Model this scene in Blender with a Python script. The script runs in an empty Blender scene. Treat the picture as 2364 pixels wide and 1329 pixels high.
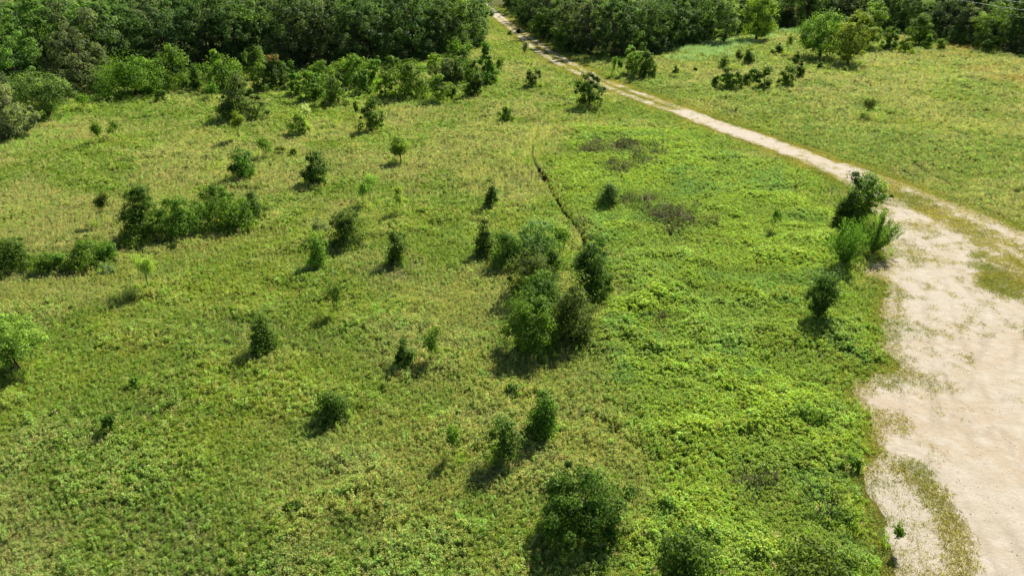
import bpy, math
import numpy as np

# ------------------------------------------------------------------ camera, sky, sun, exposure
scene = bpy.context.scene
COL = scene.collection
CAM_H, PITCH, HFOV = 20.0, math.radians(25.0), math.radians(70.0)
SUN_AZ, SUN_EL = math.radians(30.0), math.radians(42.0)     # azimuth measured from +Y towards +X

cam_data = bpy.data.cameras.new("camera")
cam = bpy.data.objects.new("camera", cam_data)
COL.objects.link(cam)
cam.location = (0, 0, CAM_H)
cam.rotation_euler = (math.pi / 2 - PITCH, 0, 0)
cam_data.sensor_width = 36.0
cam_data.lens = 18.0 / math.tan(HFOV / 2)
cam_data.clip_end = 5000
scene.camera = cam

world = bpy.data.worlds.new("World")
scene.world = world
world.use_nodes = True
wn, wl = world.node_tree.nodes, world.node_tree.links
wn.clear()
sky = wn.new("ShaderNodeTexSky")
sky.sky_type = 'NISHITA'
sky.sun_disc = False
sky.sun_elevation = SUN_EL
sky.sun_rotation = SUN_AZ
sky.altitude = 100
sky.dust_density = 1.2
bg = wn.new("ShaderNodeBackground")
bg.inputs['Strength'].default_value = 0.07
wo = wn.new("ShaderNodeOutputWorld")
wl.new(sky.outputs[0], bg.inputs[0])
wl.new(bg.outputs[0], wo.inputs[0])

sun_data = bpy.data.lights.new("sun", 'SUN')
sun_data.energy = 5.0
sun_data.angle = math.radians(0.5)
sun_data.color = (1.0, 0.94, 0.82)
sun = bpy.data.objects.new("sun", sun_data)
COL.objects.link(sun)
sun.location = (60, 110, 120)
sun.rotation_euler = (math.pi / 2 - SUN_EL, 0, math.pi - SUN_AZ)

vs = scene.view_settings
vs.view_transform = 'Standard'
vs.look = 'None'
vs.exposure = 1.02
vs.gamma = 1.0
vs.use_curve_mapping = False
scene.cycles.max_bounces = 8
scene.cycles.transparent_max_bounces = 8

# ------------------------------------------------------------------ plan: photograph pixel -> place on the ground
FPX = 1182.0 / math.tan(HFOV / 2)
CP, SP = math.cos(PITCH), math.sin(PITCH)


def ray(px, py):
    a, b = (px - 1182.0) / FPX, (664.5 - py) / FPX
    return np.array([a, CP + b * SP, -SP + b * CP])


def G(px, py):
    r = ray(px, py)
    k = CAM_H / -r[2]
    return np.array([r[0] * k, r[1] * k])


def GP(pts):
    return np.array([G(*p) for p in pts])


def top_z(X, Y, py):
    """height of a point above (X, Y) that shows on photo row py"""
    b = (664.5 - py) / FPX
    return CAM_H + Y * (-SP + b * CP) / (CP + b * SP)


def px_size(Y):
    """metres that one photo pixel covers across at depth Y"""
    return (Y * CP + CAM_H * SP) / FPX


# ------------------------------------------------------------------ noise fields (plain numpy)
def _hash(ix, iy, seed):
    h = (ix.astype(np.int64) * 374761393 + iy.astype(np.int64) * 668265263 + seed * 1442695041) & 0xFFFFFFFF
    h = ((h ^ (h >> 13)) * 1274126177) & 0xFFFFFFFF
    return ((h ^ (h >> 16)) & 0xFFFFFF) / float(0xFFFFFF)


def vnoise(x, y, scale, seed):
    x, y = x / scale, y / scale
    ix, iy = np.floor(x), np.floor(y)
    fx, fy = x - ix, y - iy
    fx, fy = fx * fx * (3 - 2 * fx), fy * fy * (3 - 2 * fy)
    a, b = _hash(ix, iy, seed), _hash(ix + 1, iy, seed)
    c, d = _hash(ix, iy + 1, seed), _hash(ix + 1, iy + 1, seed)
    return (a * (1 - fx) + b * fx) * (1 - fy) + (c * (1 - fx) + d * fx) * fy


def fbm(x, y, scale, seed, octv=4):
    s, a, t = 0, 1.0, 0
    for i in range(octv):
        s = s + a * vnoise(x, y, scale / 2 ** i, seed + i * 17)
        t += a
        a *= 0.55
    return s / t


def sm(x, a, b):
    t = np.clip((x - a) / (b - a), 0, 1)
    return t * t * (3 - 2 * t)


def poly_sd(x, y, P):
    """signed distance to polygon P, positive inside"""
    d = np.full(x.shape, 1e9)
    ins = np.zeros(x.shape, bool)
    n = len(P)
    for i in range(n):
        a, b = P[i], P[(i + 1) % n]
        e = b - a
        wx, wy = x - a[0], y - a[1]
        t = np.clip((wx * e[0] + wy * e[1]) / (e @ e), 0, 1)
        d = np.minimum(d, (wx - e[0] * t) ** 2 + (wy - e[1] * t) ** 2)
        c = ((a[1] > y) != (b[1] > y)) & (x < (b[0] - a[0]) * (y - a[1]) / (b[1] - a[1] + 1e-12) + a[0])
        ins ^= c
    d = np.sqrt(d)
    return np.where(ins, d, -d)


def line_d(x, y, P):
    d = np.full(x.shape, 1e9)
    for a, b in zip(P[:-1], P[1:]):
        e = b - a
        wx, wy = x - a[0], y - a[1]
        t = np.clip((wx * e[0] + wy * e[1]) / (e @ e), 0, 1)
        d = np.minimum(d, (wx - e[0] * t) ** 2 + (wy - e[1] * t) ** 2)
    return np.sqrt(d)


# ------------------------------------------------------------------ layout lines
RUT_A = GP([(1106, 2), (1120, 17), (1140, 36), (1168, 58), (1200, 83), (1222, 103), (1251, 125), (1295, 150), (1335, 170),
            (1395, 199), (1437, 215), (1492, 236), (1580, 266), (1640, 290)])
RUT_B = GP([(1112, 0), (1130, 17), (1152, 36), (1182, 58), (1212, 79), (1242, 100), (1276, 123), (1318, 147), (1361, 170),
            (1405, 189), (1450, 207), (1530, 235), (1590, 258), (1650, 280)])
MAIN = GP([(1580, 259), (1640, 283), (1700, 304), (1801, 340), (1869, 365), (1937, 393), (2005, 424), (2040, 450)])
SPUR = GP([(1940, 382), (1990, 400), (2083, 439), (2176, 477), (2246, 506), (2316, 536), (2364, 553), (2500, 612)])
LOT = GP([(2005, 425), (2022, 445), (2032, 491), (2045, 528), (2066, 560), (2072, 585), (2040, 606), (2015, 630), (2066, 655),
          (2072, 711), (2079, 745), (2052, 779), (2076, 812), (2110, 845), (2100, 870), (2022, 884), (1998, 905),
          (2004, 937), (2030, 962), (2036, 998), (2036, 1055), (1996, 1072), (1990, 1109), (2010, 1150), (2040, 1200), (2066, 1260),
          (2076, 1340), (2080, 1500), (2900, 1500), (2900, 900), (2560, 690), (2364, 570), (2240, 510), (2140, 470), (2060, 437)])
DITCH = GP([(1316, 248), (1290, 262), (1262, 282), (1240, 312), (1228, 350), (1236, 380), (1252, 404), (1275, 446), (1300, 488), (1325, 524), (1346, 552),
            (1352, 575)])
DITCH_CUT = GP([(1243, 388), (1252, 404), (1275, 446), (1300, 488), (1325, 524), (1346, 552), (1352, 575)])
LUSH = GP([(1330, 290), (1600, 310), (1880, 420), (1930, 540), (1930, 660), (2040, 700), (2060, 850), (1990, 960), (2000, 1150), (2080, 1400), (1480, 1400),
           (1500, 1050), (1430, 900), (1390, 760), (1420, 600), (1270, 430)])


def lot_sd(x, y):
    return poly_sd(x, y, LOT)


def bare_field(x, y):
    """>0 where the ground is the bare pale gravel of the track and turnaround"""
    d0 = lot_sd(x, y)
    d = np.maximum(d0, 1.75 - line_d(x, y, MAIN))
    d = np.maximum(d, 0.75 - line_d(x, y, RUT_A))
    d = np.maximum(d, 0.70 - line_d(x, y, RUT_B))
    d = np.maximum(d, 1.1 - line_d(x, y, SPUR))
    amp = 1.0 + .7 * sm(d0, -1.5, -.2) * sm(x, 12, 18) * (1 - sm(d0, 2.5, 4))
    rag = (fbm(x, y, .75, 93, 3) - .5) * 1.3 * sm(x, 12, 18) * (1 - sm(y, 60, 75))
    return d + (fbm(x, y, 2.0, 91, 5) - 0.5) * amp + rag * np.exp(-(d0 / 2.2) ** 2)


def terr(x, y):
    z = 0.10 * (vnoise(x, y, 17.0, 5) - 0.5) + 0.05 * (vnoise(x, y, 6.0, 6) - 0.5)
    z = z * sm(-np.maximum(lot_sd(x, y), 3 - line_d(x, y, MAIN)), -0.5, 2.5)
    z = z - .22 * np.exp(-(line_d(x, y, DITCH[:7]) / .20) ** 2)
    return z - 0.36 * np.exp(-(line_d(x, y, DITCH_CUT) / (.13 + .14 * vnoise(x, y, 1.3, 9))) ** 2)


# ------------------------------------------------------------------ mesh helpers
def make_mesh(name, V, F, mat=None, lv=None, smooth=False):
    """V (n,3), F (m,4) or (m,3)"""
    V = np.asarray(V, np.float32)
    F = np.asarray(F, np.int32)
    me = bpy.data.meshes.new(name)
    k = F.shape[1]
    me.vertices.add(len(V))
    me.vertices.foreach_set("co", V.ravel())
    me.loops.add(F.size)
    me.loops.foreach_set("vertex_index", F.ravel())
    me.polygons.add(len(F))
    me.polygons.foreach_set("loop_start", np.arange(0, F.size, k, dtype=np.int32))
    me.polygons.foreach_set("loop_total", np.full(len(F), k, np.int32))
    if smooth:
        me.polygons.foreach_set("use_smooth", np.ones(len(F), bool))
    if lv is not None:
        a = me.attributes.new("lv", 'FLOAT', 'POINT')
        a.data.foreach_set("value", np.asarray(lv, np.float32))
    me.update(calc_edges=True)
    if mat:
        me.materials.append(mat)
    return me


def link(name, me, parent=None, kind=None):
    o = bpy.data.objects.new(name, me)
    COL.objects.link(o)
    if parent:
        o.parent = parent
    if kind:
        o["kind"] = kind
    return o


class MB:
    """collects quads"""
    def __init__(self):
        self.V, self.F, self.L, self.n = [], [], [], 0

    def add(self, V, F, lv=1.0):
        V = np.asarray(V, float)
        self.V.append(V)
        self.F.append(np.asarray(F, int) + self.n)
        self.L.append(np.broadcast_to(np.asarray(lv, float), (len(V),)))
        self.n += len(V)

    def tube(self, P, R, sides=5, lv=1.0):
        P = np.asarray(P, float)
        n = len(P)
        T = np.gradient(P, axis=0)
        T /= np.linalg.norm(T, axis=1)[:, None] + 1e-9
        ref = np.where(np.abs(T[:, 2:3]) > 0.9, [[1.0, 0, 0]], [[0, 0, 1.0]])
        A = np.cross(T, ref)
        A /= np.linalg.norm(A, axis=1)[:, None] + 1e-9
        B = np.cross(T, A)
        ang = np.arange(sides) / sides * 2 * np.pi
        V = P[:, None] + np.asarray(R, float)[:, None, None] * (np.cos(ang)[None, :, None] * A[:, None] + np.sin(ang)[None, :, None] * B[:, None])
        i = np.arange(n - 1)[:, None] * sides
        j = np.arange(sides)[None]
        F = np.stack([i + j, i + (j + 1) % sides, i + sides + (j + 1) % sides, i + sides + j], -1).reshape(-1, 4)
        self.add(V.reshape(-1, 3), F, lv)

    def leaves(self, C, N, L, W, lv, rng, fold=0.0):
        """diamond leaves: centre C, normal N, length L, width W"""
        n = len(C)
        R = rng.normal(size=(n, 3))
        T = np.cross(N, R)
        T /= np.linalg.norm(T, axis=1)[:, None] + 1e-9
        S = np.cross(N, T)
        L = np.broadcast_to(np.asarray(L, float), (n,))[:, None]
        W = np.broadcast_to(np.asarray(W, float), (n,))[:, None]
        V = np.stack([C - T * L / 2, C + S * W / 2 + T * L * 0.06 + N * L * 0.08, C + T * L / 2 - N * L * 0.1, C - S * W / 2 + T * L * 0.06 + N * L * 0.08], 1)
        F = np.arange(n * 4).reshape(n, 4)
        self.add(V.reshape(-1, 3), F, np.repeat(np.broadcast_to(lv, (n,)), 4))

    def strips(self, P, Wd, lv):
        """ribbons: P (n,k,3) centre lines, Wd (n,k,3) half-width vectors"""
        n, k, _ = P.shape
        V = np.stack([P - Wd, P + Wd], 2).reshape(n, k * 2, 3)
        i = np.arange(n)[:, None] * (2 * k)
        j = np.arange(k - 1)[None] * 2
        F = np.stack([i + j, i + j + 1, i + j + 3, i + j + 2], -1).reshape(-1, 4)
        self.add(V.reshape(-1, 3), F, np.repeat(np.broadcast_to(lv, (n,)), 2 * k))

    def mesh(self, name, mat, smooth=False):
        return make_mesh(name, np.concatenate(self.V), np.concatenate(self.F), mat, np.concatenate(self.L), smooth)


# ------------------------------------------------------------------ materials
def new_mat(name):
    m = bpy.data.materials.new(name)
    m.use_nodes = True
    nt = m.node_tree
    nt.nodes.clear()
    out = nt.nodes.new("ShaderNodeOutputMaterial")
    return m, nt, out


def math_node(nt, op, a, b=None):
    n = nt.nodes.new("ShaderNodeMath")
    n.operation = op
    for i, v in enumerate((a, b)):
        if v is None:
            continue
        if isinstance(v, (int, float)):
            n.inputs[i].default_value = v
        else:
            nt.links.new(v, n.inputs[i])
    return n.outputs[0]


def mixc(nt, fac, a, b, mode='MIX'):
    n = nt.nodes.new("ShaderNodeMix")
    n.data_type = 'RGBA'
    n.blend_type = mode
    for s, v in ((0, fac), (6, a), (7, b)):
        if isinstance(v, (int, float)):
            n.inputs[s].default_value = v
        elif isinstance(v, tuple):
            n.inputs[s].default_value = (*v, 1)
        else:
            nt.links.new(v, n.inputs[s])
    return n.outputs[2]


def noise_node(nt, scale, detail=4, rough=0.55, coord=None):
    n = nt.nodes.new("ShaderNodeTexNoise")
    n.inputs['Scale'].default_value = scale
    n.inputs['Detail'].default_value = detail
    n.inputs['Roughness'].default_value = rough
    if coord is not None:
        nt.links.new(coord, n.inputs['Vector'])
    return n.outputs[0]


def ramp(nt, fac, a, b):
    n = nt.nodes.new("ShaderNodeMapRange")
    n.interpolation_type = 'SMOOTHSTEP'
    n.inputs[1].default_value, n.inputs[2].default_value = a, b
    nt.links.new(fac, n.inputs[0])
    return n.outputs[0]


def leaf_mat(name, source, trans=0.42, rough=0.5, spec=0.25, tgain=(1.15, 1.25, 0.6)):
    """source 'OBJECT': object colour; 'INSTANCER': the tint each scattered plant carries"""
    m, nt, out = new_mat(name)
    if source == 'OBJECT':
        c = nt.nodes.new("ShaderNodeObjectInfo").outputs['Color']
    else:
        a = nt.nodes.new("ShaderNodeAttribute")
        a.attribute_type = 'INSTANCER'
        a.attribute_name = "tint"
        c = a.outputs['Color']
    lv = nt.nodes.new("ShaderNodeAttribute")
    lv.attribute_name = "lv"
    v = nt.nodes.new("ShaderNodeCombineColor")
    for i, e in enumerate((1.18, 1.0, .85)):          # brighter leaves are yellower, dull ones bluer
        nt.links.new(math_node(nt, 'POWER', lv.outputs['Fac'], e), v.inputs[i])
    col = mixc(nt, 1.0, c, v.outputs[0], 'MULTIPLY')
    p = nt.nodes.new("ShaderNodeBsdfPrincipled")
    nt.links.new(col, p.inputs['Base Color'])
    p.inputs['Roughness'].default_value = rough
    p.inputs['Specular IOR Level'].default_value = spec
    t = nt.nodes.new("ShaderNodeBsdfTranslucent")
    nt.links.new(mixc(nt, 1.0, col, tgain, 'MULTIPLY'), t.inputs[0])
    mx = nt.nodes.new("ShaderNodeMixShader")
    mx.inputs[0].default_value = trans
    nt.links.new(p.outputs[0], mx.inputs[1])
    nt.links.new(t.outputs[0], mx.inputs[2])
    nt.links.new(mx.outputs[0], out.inputs[0])
    return m


M_LEAF = leaf_mat("tree_leaf", 'OBJECT', 0.47, 0.6, 0.12)
M_HERB = leaf_mat("meadow_leaf", 'INSTANCER', 0.52, 0.7, 0.1)


def bark_mat(name, ca, cb):
    m, nt, out = new_mat(name)
    pos = nt.nodes.new("ShaderNodeNewGeometry").outputs['Position']
    c = mixc(nt, ramp(nt, noise_node(nt, 9, 5, 0.6, pos), 0.35, 0.7), ca, cb)
    p = nt.nodes.new("ShaderNodeBsdfPrincipled")
    p.inputs['Roughness'].default_value = 0.95
    p.inputs['Specular IOR Level'].default_value = 0.05
    nt.links.new(c, p.inputs['Base Color'])
    nt.links.new(p.outputs[0], out.inputs[0])
    return m


M_BARK = bark_mat("bark", (0.045, 0.036, 0.028), (0.12, 0.10, 0.08))
M_DEADWOOD = bark_mat("dead_wood", (0.13, 0.11, 0.09), (0.26, 0.23, 0.20))


def ground_mat():
    m, nt, out = new_mat("meadow_soil")
    pos = nt.nodes.new("ShaderNodeNewGeometry").outputs['Position']
    big = ramp(nt, noise_node(nt, 0.09, 5, 0.6, pos), 0.38, 0.65)
    med = ramp(nt, noise_node(nt, 0.8, 5, 0.6, pos), 0.35, 0.68)
    fine = noise_node(nt, 7.0, 6, 0.7, pos)
    c1 = mixc(nt, big, (0.075, 0.090, 0.028), (0.12, 0.105, 0.052))
    c2 = mixc(nt, med, c1, (0.060, 0.085, 0.022))
    c3 = mixc(nt, ramp(nt, fine, 0.45, 0.75), c2, (0.15, 0.14, 0.07))
    wet = nt.nodes.new("ShaderNodeAttribute")
    wet.attribute_name = "mud"
    c4 = mixc(nt, wet.outputs['Fac'], c3, (0.055, 0.044, 0.03))
    p = nt.nodes.new("ShaderNodeBsdfPrincipled")
    p.inputs['Roughness'].default_value = 1.0
    p.inputs['Specular IOR Level'].default_value = 0.0
    nt.links.new(c4, p.inputs['Base Color'])
    b = nt.nodes.new("ShaderNodeBump")
    b.inputs['Strength'].default_value = 0.9
    b.inputs['Distance'].default_value = 0.12
    nt.links.new(fine, b.inputs['Height'])
    nt.links.new(b.outputs[0], p.inputs['Normal'])
    nt.links.new(p.outputs[0], out.inputs[0])
    return m


def gravel_mat():
    m, nt, out = new_mat("pale_gravel")
    pos = nt.nodes.new("ShaderNodeNewGeometry").outputs['Position']
    big = ramp(nt, noise_node(nt, 0.16, 5, 0.6, pos), 0.36, 0.66)
    med = ramp(nt, noise_node(nt, 1.1, 6, 0.65, pos), 0.40, 0.72)
    fine = noise_node(nt, 14.0, 5, 0.75, pos)
    c = mixc(nt, big, (0.350, 0.308, 0.238), (0.338, 0.272, 0.188))
    c = mixc(nt, med, c, (0.392, 0.348, 0.278))
    c = mixc(nt, ramp(nt, fine, 0.54, 0.70), c, (0.25, 0.215, 0.16))
    c = mixc(nt, math_node(nt, 'MULTIPLY', ramp(nt, noise_node(nt, 2.6, 6, 0.7, pos), 0.54, 0.72), 0.6), c, (0.25, 0.21, 0.155))
    wh = nt.nodes.new("ShaderNodeAttribute")
    wh.attribute_name = "wheel"
    c = mixc(nt, math_node(nt, 'MULTIPLY', wh.outputs['Fac'], 0.5), c, (0.25, 0.21, 0.155))
    vor = nt.nodes.new("ShaderNodeTexVoronoi")
    vor.inputs['Scale'].default_value = 9.0
    nt.links.new(pos, vor.inputs['Vector'])
    st = nt.nodes.new("ShaderNodeMapRange")
    st.inputs[1].default_value, st.inputs[2].default_value = 0.10, 0.22
    st.inputs[3].default_value, st.inputs[4].default_value = 1.0, 0.0
    nt.links.new(vor.outputs['Distance'], st.inputs[0])
    c = mixc(nt, math_node(nt, 'MULTIPLY', st.outputs[0], 0.35), c, (0.47, 0.44, 0.39))
    p = nt.nodes.new("ShaderNodeBsdfPrincipled")
    p.inputs['Roughness'].default_value = 0.92
    p.inputs['Specular IOR Level'].default_value = 0.15
    nt.links.new(c, p.inputs['Base Color'])
    b = nt.nodes.new("ShaderNodeBump")
    b.inputs['Strength'].default_value = 0.6
    b.inputs['Distance'].default_value = 0.05
    hsum = math_node(nt, 'ADD', fine, math_node(nt, 'MULTIPLY', noise_node(nt, 2.0, 4, 0.6, pos), 2.0))
    nt.links.new(hsum, b.inputs['Height'])
    nt.links.new(b.outputs[0], p.inputs['Normal'])
    nt.links.new(p.outputs[0], out.inputs[0])
    return m


# ------------------------------------------------------------------ ground sheet and track
def axis(knots):
    """knots: list of (start, end, step)"""
    out = []
    for a, b, s in knots:
        out.append(np.linspace(a, b, max(1, int(round((b - a) / s))), endpoint=False))
    out.append([knots[-1][1]])
    return np.concatenate(out)


def build_ground():
    xs = axis([(-2500, -600, 190), (-600, -200, 25), (-200, -60, 2.5), (-60, -3, 0.5), (-3, 10, 0.16), (10, 60, 0.5), (60, 200, 2.5), (200, 600, 25), (600, 2500, 190)])
    ys = axis([(-600, 0, 40), (0, 16, 2), (16, 48, 0.4), (48, 76, 0.16), (76, 130, 0.6), (130, 260, 2.5), (260, 600, 25), (600, 4000, 200)])
    X, Y = np.meshgrid(xs, ys)
    x, y = X.ravel(), Y.ravel()
    V = np.stack([x, y, terr(x, y)], 1)
    nx, ny = len(xs), len(ys)
    i = (np.arange(ny - 1)[:, None] * nx + np.arange(nx - 1)[None]).ravel()
    F = np.stack([i, i + 1, i + nx + 1, i + nx], 1)
    me = make_mesh("ground", V, F, ground_mat(), smooth=True)
    a = me.attributes.new("mud", 'FLOAT', 'POINT')
    a.data.foreach_set("value", np.exp(-(line_d(x, y, DITCH_CUT) / 0.33) ** 2).astype(np.float32))
    link("ground", me, kind="structure")


WHEELS = [GP(p) for p in (
    [(2030, 446), (2075, 500), (2120, 560), (2150, 640), (2170, 740), (2215, 860), (2270, 990), (2330, 1120), (2400, 1260)],
    [(2060, 440), (2140, 520), (2230, 620), (2310, 690), (2400, 740)],
    [(2150, 560), (2230, 545), (2330, 575), (2420, 640)],
    [(2110, 640), (2105, 760), (2120, 900), (2135, 1040), (2190, 1180), (2260, 1340)],
    [(2420, 660), (2320, 700), (2240, 780), (2190, 900), (2200, 1040), (2260, 1200), (2330, 1340)],
    [(2130, 800), (2220, 830), (2320, 880), (2420, 960)],
    [(2090, 600), (2150, 610), (2230, 640), (2290, 700), (2310, 780), (2290, 880), (2240, 980)],
    [(2180, 600), (2215, 575), (2290, 560), (2380, 585)])]


def wheel_field(x, y):
    f = np.zeros(x.shape)
    for p in WHEELS:
        f = np.maximum(f, np.exp(-((line_d(x, y, p) - .78) / .13) ** 2))
    return f * sm(fbm(x, y, 1.6, 301, 4), .34, .6)


def build_track():
    s = 0.18
    xs, ys = np.arange(-22, 72, s), np.arange(12, 330, s)
    X, Y = np.meshgrid(xs, ys)
    nx, ny = len(xs), len(ys)
    D = np.full(X.shape, -9.0)
    near = np.minimum(np.minimum(line_d(X, Y, RUT_A), line_d(X, Y, MAIN)), line_d(X, Y, SPUR)) < 4
    near |= (Y < 75) & (X > 8)
    D[near] = bare_field(X[near], Y[near]) + .75 * sm(X[near], 14, 18) * (1 - sm(Y[near], 58, 75))
    inside = D > 0
    i = (np.arange(ny - 1)[:, None] * nx + np.arange(nx - 1)[None])
    keep = (inside[:-1, :-1].astype(int) + inside[1:, :-1] + inside[:-1, 1:] + inside[1:, 1:]) >= 2
    idx = i[keep]
    F = np.stack([idx, idx + 1, idx + nx + 1, idx + nx], 1)
    used, inv = np.unique(F, return_inverse=True)
    F = inv.reshape(F.shape)
    x, y = X.ravel()[used], Y.ravel()[used]
    d = D.ravel()[used]
    gy, gx = np.gradient(D, s)
    g = np.stack([gx.ravel()[used], gy.ravel()[used]], 1)
    gl = np.linalg.norm(g, axis=1)
    mv = np.where(d < 0, np.clip(-d, 0, s * 0.9), 0)
    step = g / (gl[:, None] + 1e-6) * mv[:, None]
    x, y = x + step[:, 0], y + step[:, 1]
    z = terr(x, y) + 0.022
    z -= 0.008 * np.exp(-(np.minimum(line_d(x, y, RUT_A), line_d(x, y, RUT_B)) / 0.4) ** 2)
    wf = wheel_field(x, y)
    z = z - .012 * wf + .004 * (fbm(x, y, .9, 305, 3) - .5)
    me = make_mesh("dirt_track", np.stack([x, y, z], 1), F, gravel_mat(), smooth=True)
    me.attributes.new("wheel", 'FLOAT', 'POINT').data.foreach_set("value", wf.astype(np.float32))
    link("dirt_track", me, kind="structure")


build_ground()
build_track()


# ------------------------------------------------------------------ plant prototypes for the ground cover
def rnd(seed):
    return np.random.default_rng(seed)


def unit(v):
    return v / (np.linalg.norm(v, axis=-1, keepdims=True) + 1e-9)


def blades(mb, rng, n, h, spread, width, lean, lv=(0.8, 1.25), k=4):
    a = rng.uniform(0, 2 * np.pi, n)
    d = np.stack([np.cos(a), np.sin(a), np.zeros(n)], 1)
    b = d * (spread * np.sqrt(rng.random(n)))[:, None]
    H = h * rng.uniform(0.55, 1.1, n)
    ln = lean * rng.uniform(0.3, 1.3, n)
    t = np.linspace(0, 1, k)
    P = b[:, None] + d[:, None] * (ln * H)[:, None, None] * (t ** 1.8)[None, :, None]
    P[:, :, 2] = H[:, None] * (t - 0.25 * t ** 3)[None] * np.cos(np.minimum(ln, 1.2) * 0.5)[:, None] - 0.02
    w = rng.uniform(0, 2 * np.pi, n)
    Wd = np.stack([np.cos(w), np.sin(w), np.zeros(n)], 1)[:, None] * (width * rng.uniform(0.6, 1.3, n))[:, None, None] * (1 - t ** 1.5 * 0.93)[None, :, None]
    mb.strips(P, Wd, rng.uniform(*lv, n))


def herb(seed, h=0.32, stems=8, per=9, leaf=0.075, out=0.55, lv=(0.55, 1.5)):
    rng = rnd(seed)
    mb = MB()
    for s in range(stems):
        a = rng.uniform(0, 2 * np.pi)
        o = out * h * rng.uniform(0.15, 1.1)
        H = h * rng.uniform(0.6, 1.15)
        t = rng.uniform(0.3, 1.02, per)
        C = np.stack([np.cos(a) * o * t ** 1.2, np.sin(a) * o * t ** 1.2, H * t], 1) + rng.normal(0, 0.05 * h + 0.012, (per, 3))
        N = unit(rng.normal(size=(per, 3)) * 0.75 + [0, 0, 0.8])
        mb.leaves(C, N, leaf * rng.uniform(0.7, 1.3, per), leaf * 0.5, rng.uniform(*lv, per), rng)
        mb.strips(np.array([[[0, 0, -0.02], [np.cos(a) * o * .45, np.sin(a) * o * .45, H * .5], [np.cos(a) * o, np.sin(a) * o, H]]]),
                  np.array([[[.006, .004, 0], [.005, .003, 0], [.002, .002, 0]]]), np.array([0.7]))
    return mb


def grass_tuft(seed):
    rng = rnd(seed)
    mb = MB()
    blades(mb, rng, 26, 0.36, 0.10, 0.011, 0.75)
    return mb


def seed_grass(seed):
    rng = rnd(seed)
    mb = MB()
    blades(mb, rng, 14, 0.30, 0.09, 0.011, 0.7)
    blades(mb, rng, 9, 0.55, 0.07, 0.007, 0.3, (1.1, 1.5))
    n = 16
    a = rng.uniform(0, 2 * np.pi, n)
    C = np.stack([np.cos(a) * .12 * rng.random(n), np.sin(a) * .12 * rng.random(n), rng.uniform(.36, .55, n)], 1)
    mb.leaves(C, unit(rng.normal(size=(n, 3))), 0.09, 0.03, rng.uniform(1.1, 1.6, n), rng)
    return mb


def tall_weed(seed):
    rng = rnd(seed)
    mb = MB()
    for s in range(5):
        a, o, H = rng.uniform(0, 6.28), rng.uniform(0.02, 0.2), rng.uniform(0.36, 0.62)
        n = 20
        t = 1 - (rng.random(n) ** 1.4) * 0.8
        ang = rng.uniform(0, 6.28, n)
        rr = 0.03 + 0.06 * (1.1 - t)
        C = np.stack([np.cos(a) * o * (.4 + .6 * t) + np.cos(ang) * rr, np.sin(a) * o * (.4 + .6 * t) + np.sin(ang) * rr, H * t], 1)
        N = unit(np.stack([np.cos(ang) * -.3, np.sin(ang) * -.3, np.ones(n)], 1) + rng.normal(0, .35, (n, 3)))
        mb.leaves(C, N, 0.10 * rng.uniform(.7, 1.2, n), 0.045, rng.uniform(.6, 1.45, n), rng)
        mb.strips(np.array([[[np.cos(a) * o * .4, np.sin(a) * o * .4, -0.02], [np.cos(a) * o, np.sin(a) * o, H]]]), np.array([[[.007, .004, 0], [.003, .002, 0]]]), np.array([.8]))
    return mb


def short_grass(seed):
    rng = rnd(seed)
    mb = MB()
    blades(mb, rng, 26, 0.10, 0.16, 0.010, 1.1, k=3)
    return mb


def reed(seed):
    rng = rnd(seed)
    mb = MB()
    blades(mb, rng, 34, 1.25, 0.28, 0.022, 0.35)
    return mb


def dead_brush(seed):
    rng = rnd(seed)
    mb = MB()
    n = 40
    a = rng.uniform(0, 6.28, n)
    b = np.stack([rng.normal(0, .22, n), rng.normal(0, .22, n), rng.uniform(0, .15, n)], 1)
    e = b + np.stack([np.cos(a) * .3, np.sin(a) * .3, rng.uniform(-.05, .38, n)], 1)
    m_ = (b + e) / 2 + [0, 0, .1]
    P = np.stack([b, m_, e], 1)
    P[:, :, 2] = np.maximum(P[:, :, 2], 0)
    w = unit(rng.normal(size=(n, 3)))[:, None] * np.array([.018, .014, .006])[None, :, None]
    mb.strips(P, w, rng.uniform(.6, 1.3, n))
    C = e + rng.normal(0, .05, (n, 3))
    mb.leaves(C, unit(rng.normal(size=(n, 3))), .09, .05, rng.uniform(.6, 1.2, n), rng)
    return mb


def stone(seed):
    rng = rnd(seed)
    mb = MB()
    P = np.array([[0, 0, -.02], [0, 0, .0], [0, 0, .025], [0, 0, .045]])
    mb.tube(P, np.array([.035, .05, .042, .01]), 6)
    mb.V = [v * rng.uniform(.75, 1.25, v.shape) * [1.2, .9, 1] for v in mb.V]
    return mb


def stone_mat():
    m, nt, out = new_mat("stone")
    a = nt.nodes.new("ShaderNodeAttribute")
    a.attribute_type = 'INSTANCER'
    a.attribute_name = "tint"
    p = nt.nodes.new("ShaderNodeBsdfPrincipled")
    p.inputs['Roughness'].default_value = .9
    nt.links.new(a.outputs['Color'], p.inputs['Base Color'])
    nt.links.new(p.outputs[0], out.inputs[0])
    return m


LIB = {}


def library(kind, fn, count, mat, seed):
    c = bpy.data.collections.new(kind + "_library")
    for i in range(count):
        o = bpy.data.objects.new(kind, fn(seed + i).mesh(kind, mat))
        c.objects.link(o)
    LIB[kind] = c


library("herb", lambda s: herb(s), 5, M_HERB, 100)
library("grass_tuft", grass_tuft, 4, M_HERB, 200)
library("seed_grass", seed_grass, 4, M_HERB, 300)
library("tall_weed", tall_weed, 5, M_HERB, 400)
library("short_grass", short_grass, 4, M_HERB, 500)
library("reed", reed, 3, M_HERB, 600)
library("dead_brush", dead_brush, 3, M_HERB, 700)
library("stone", stone, 4, stone_mat(), 800)


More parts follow.
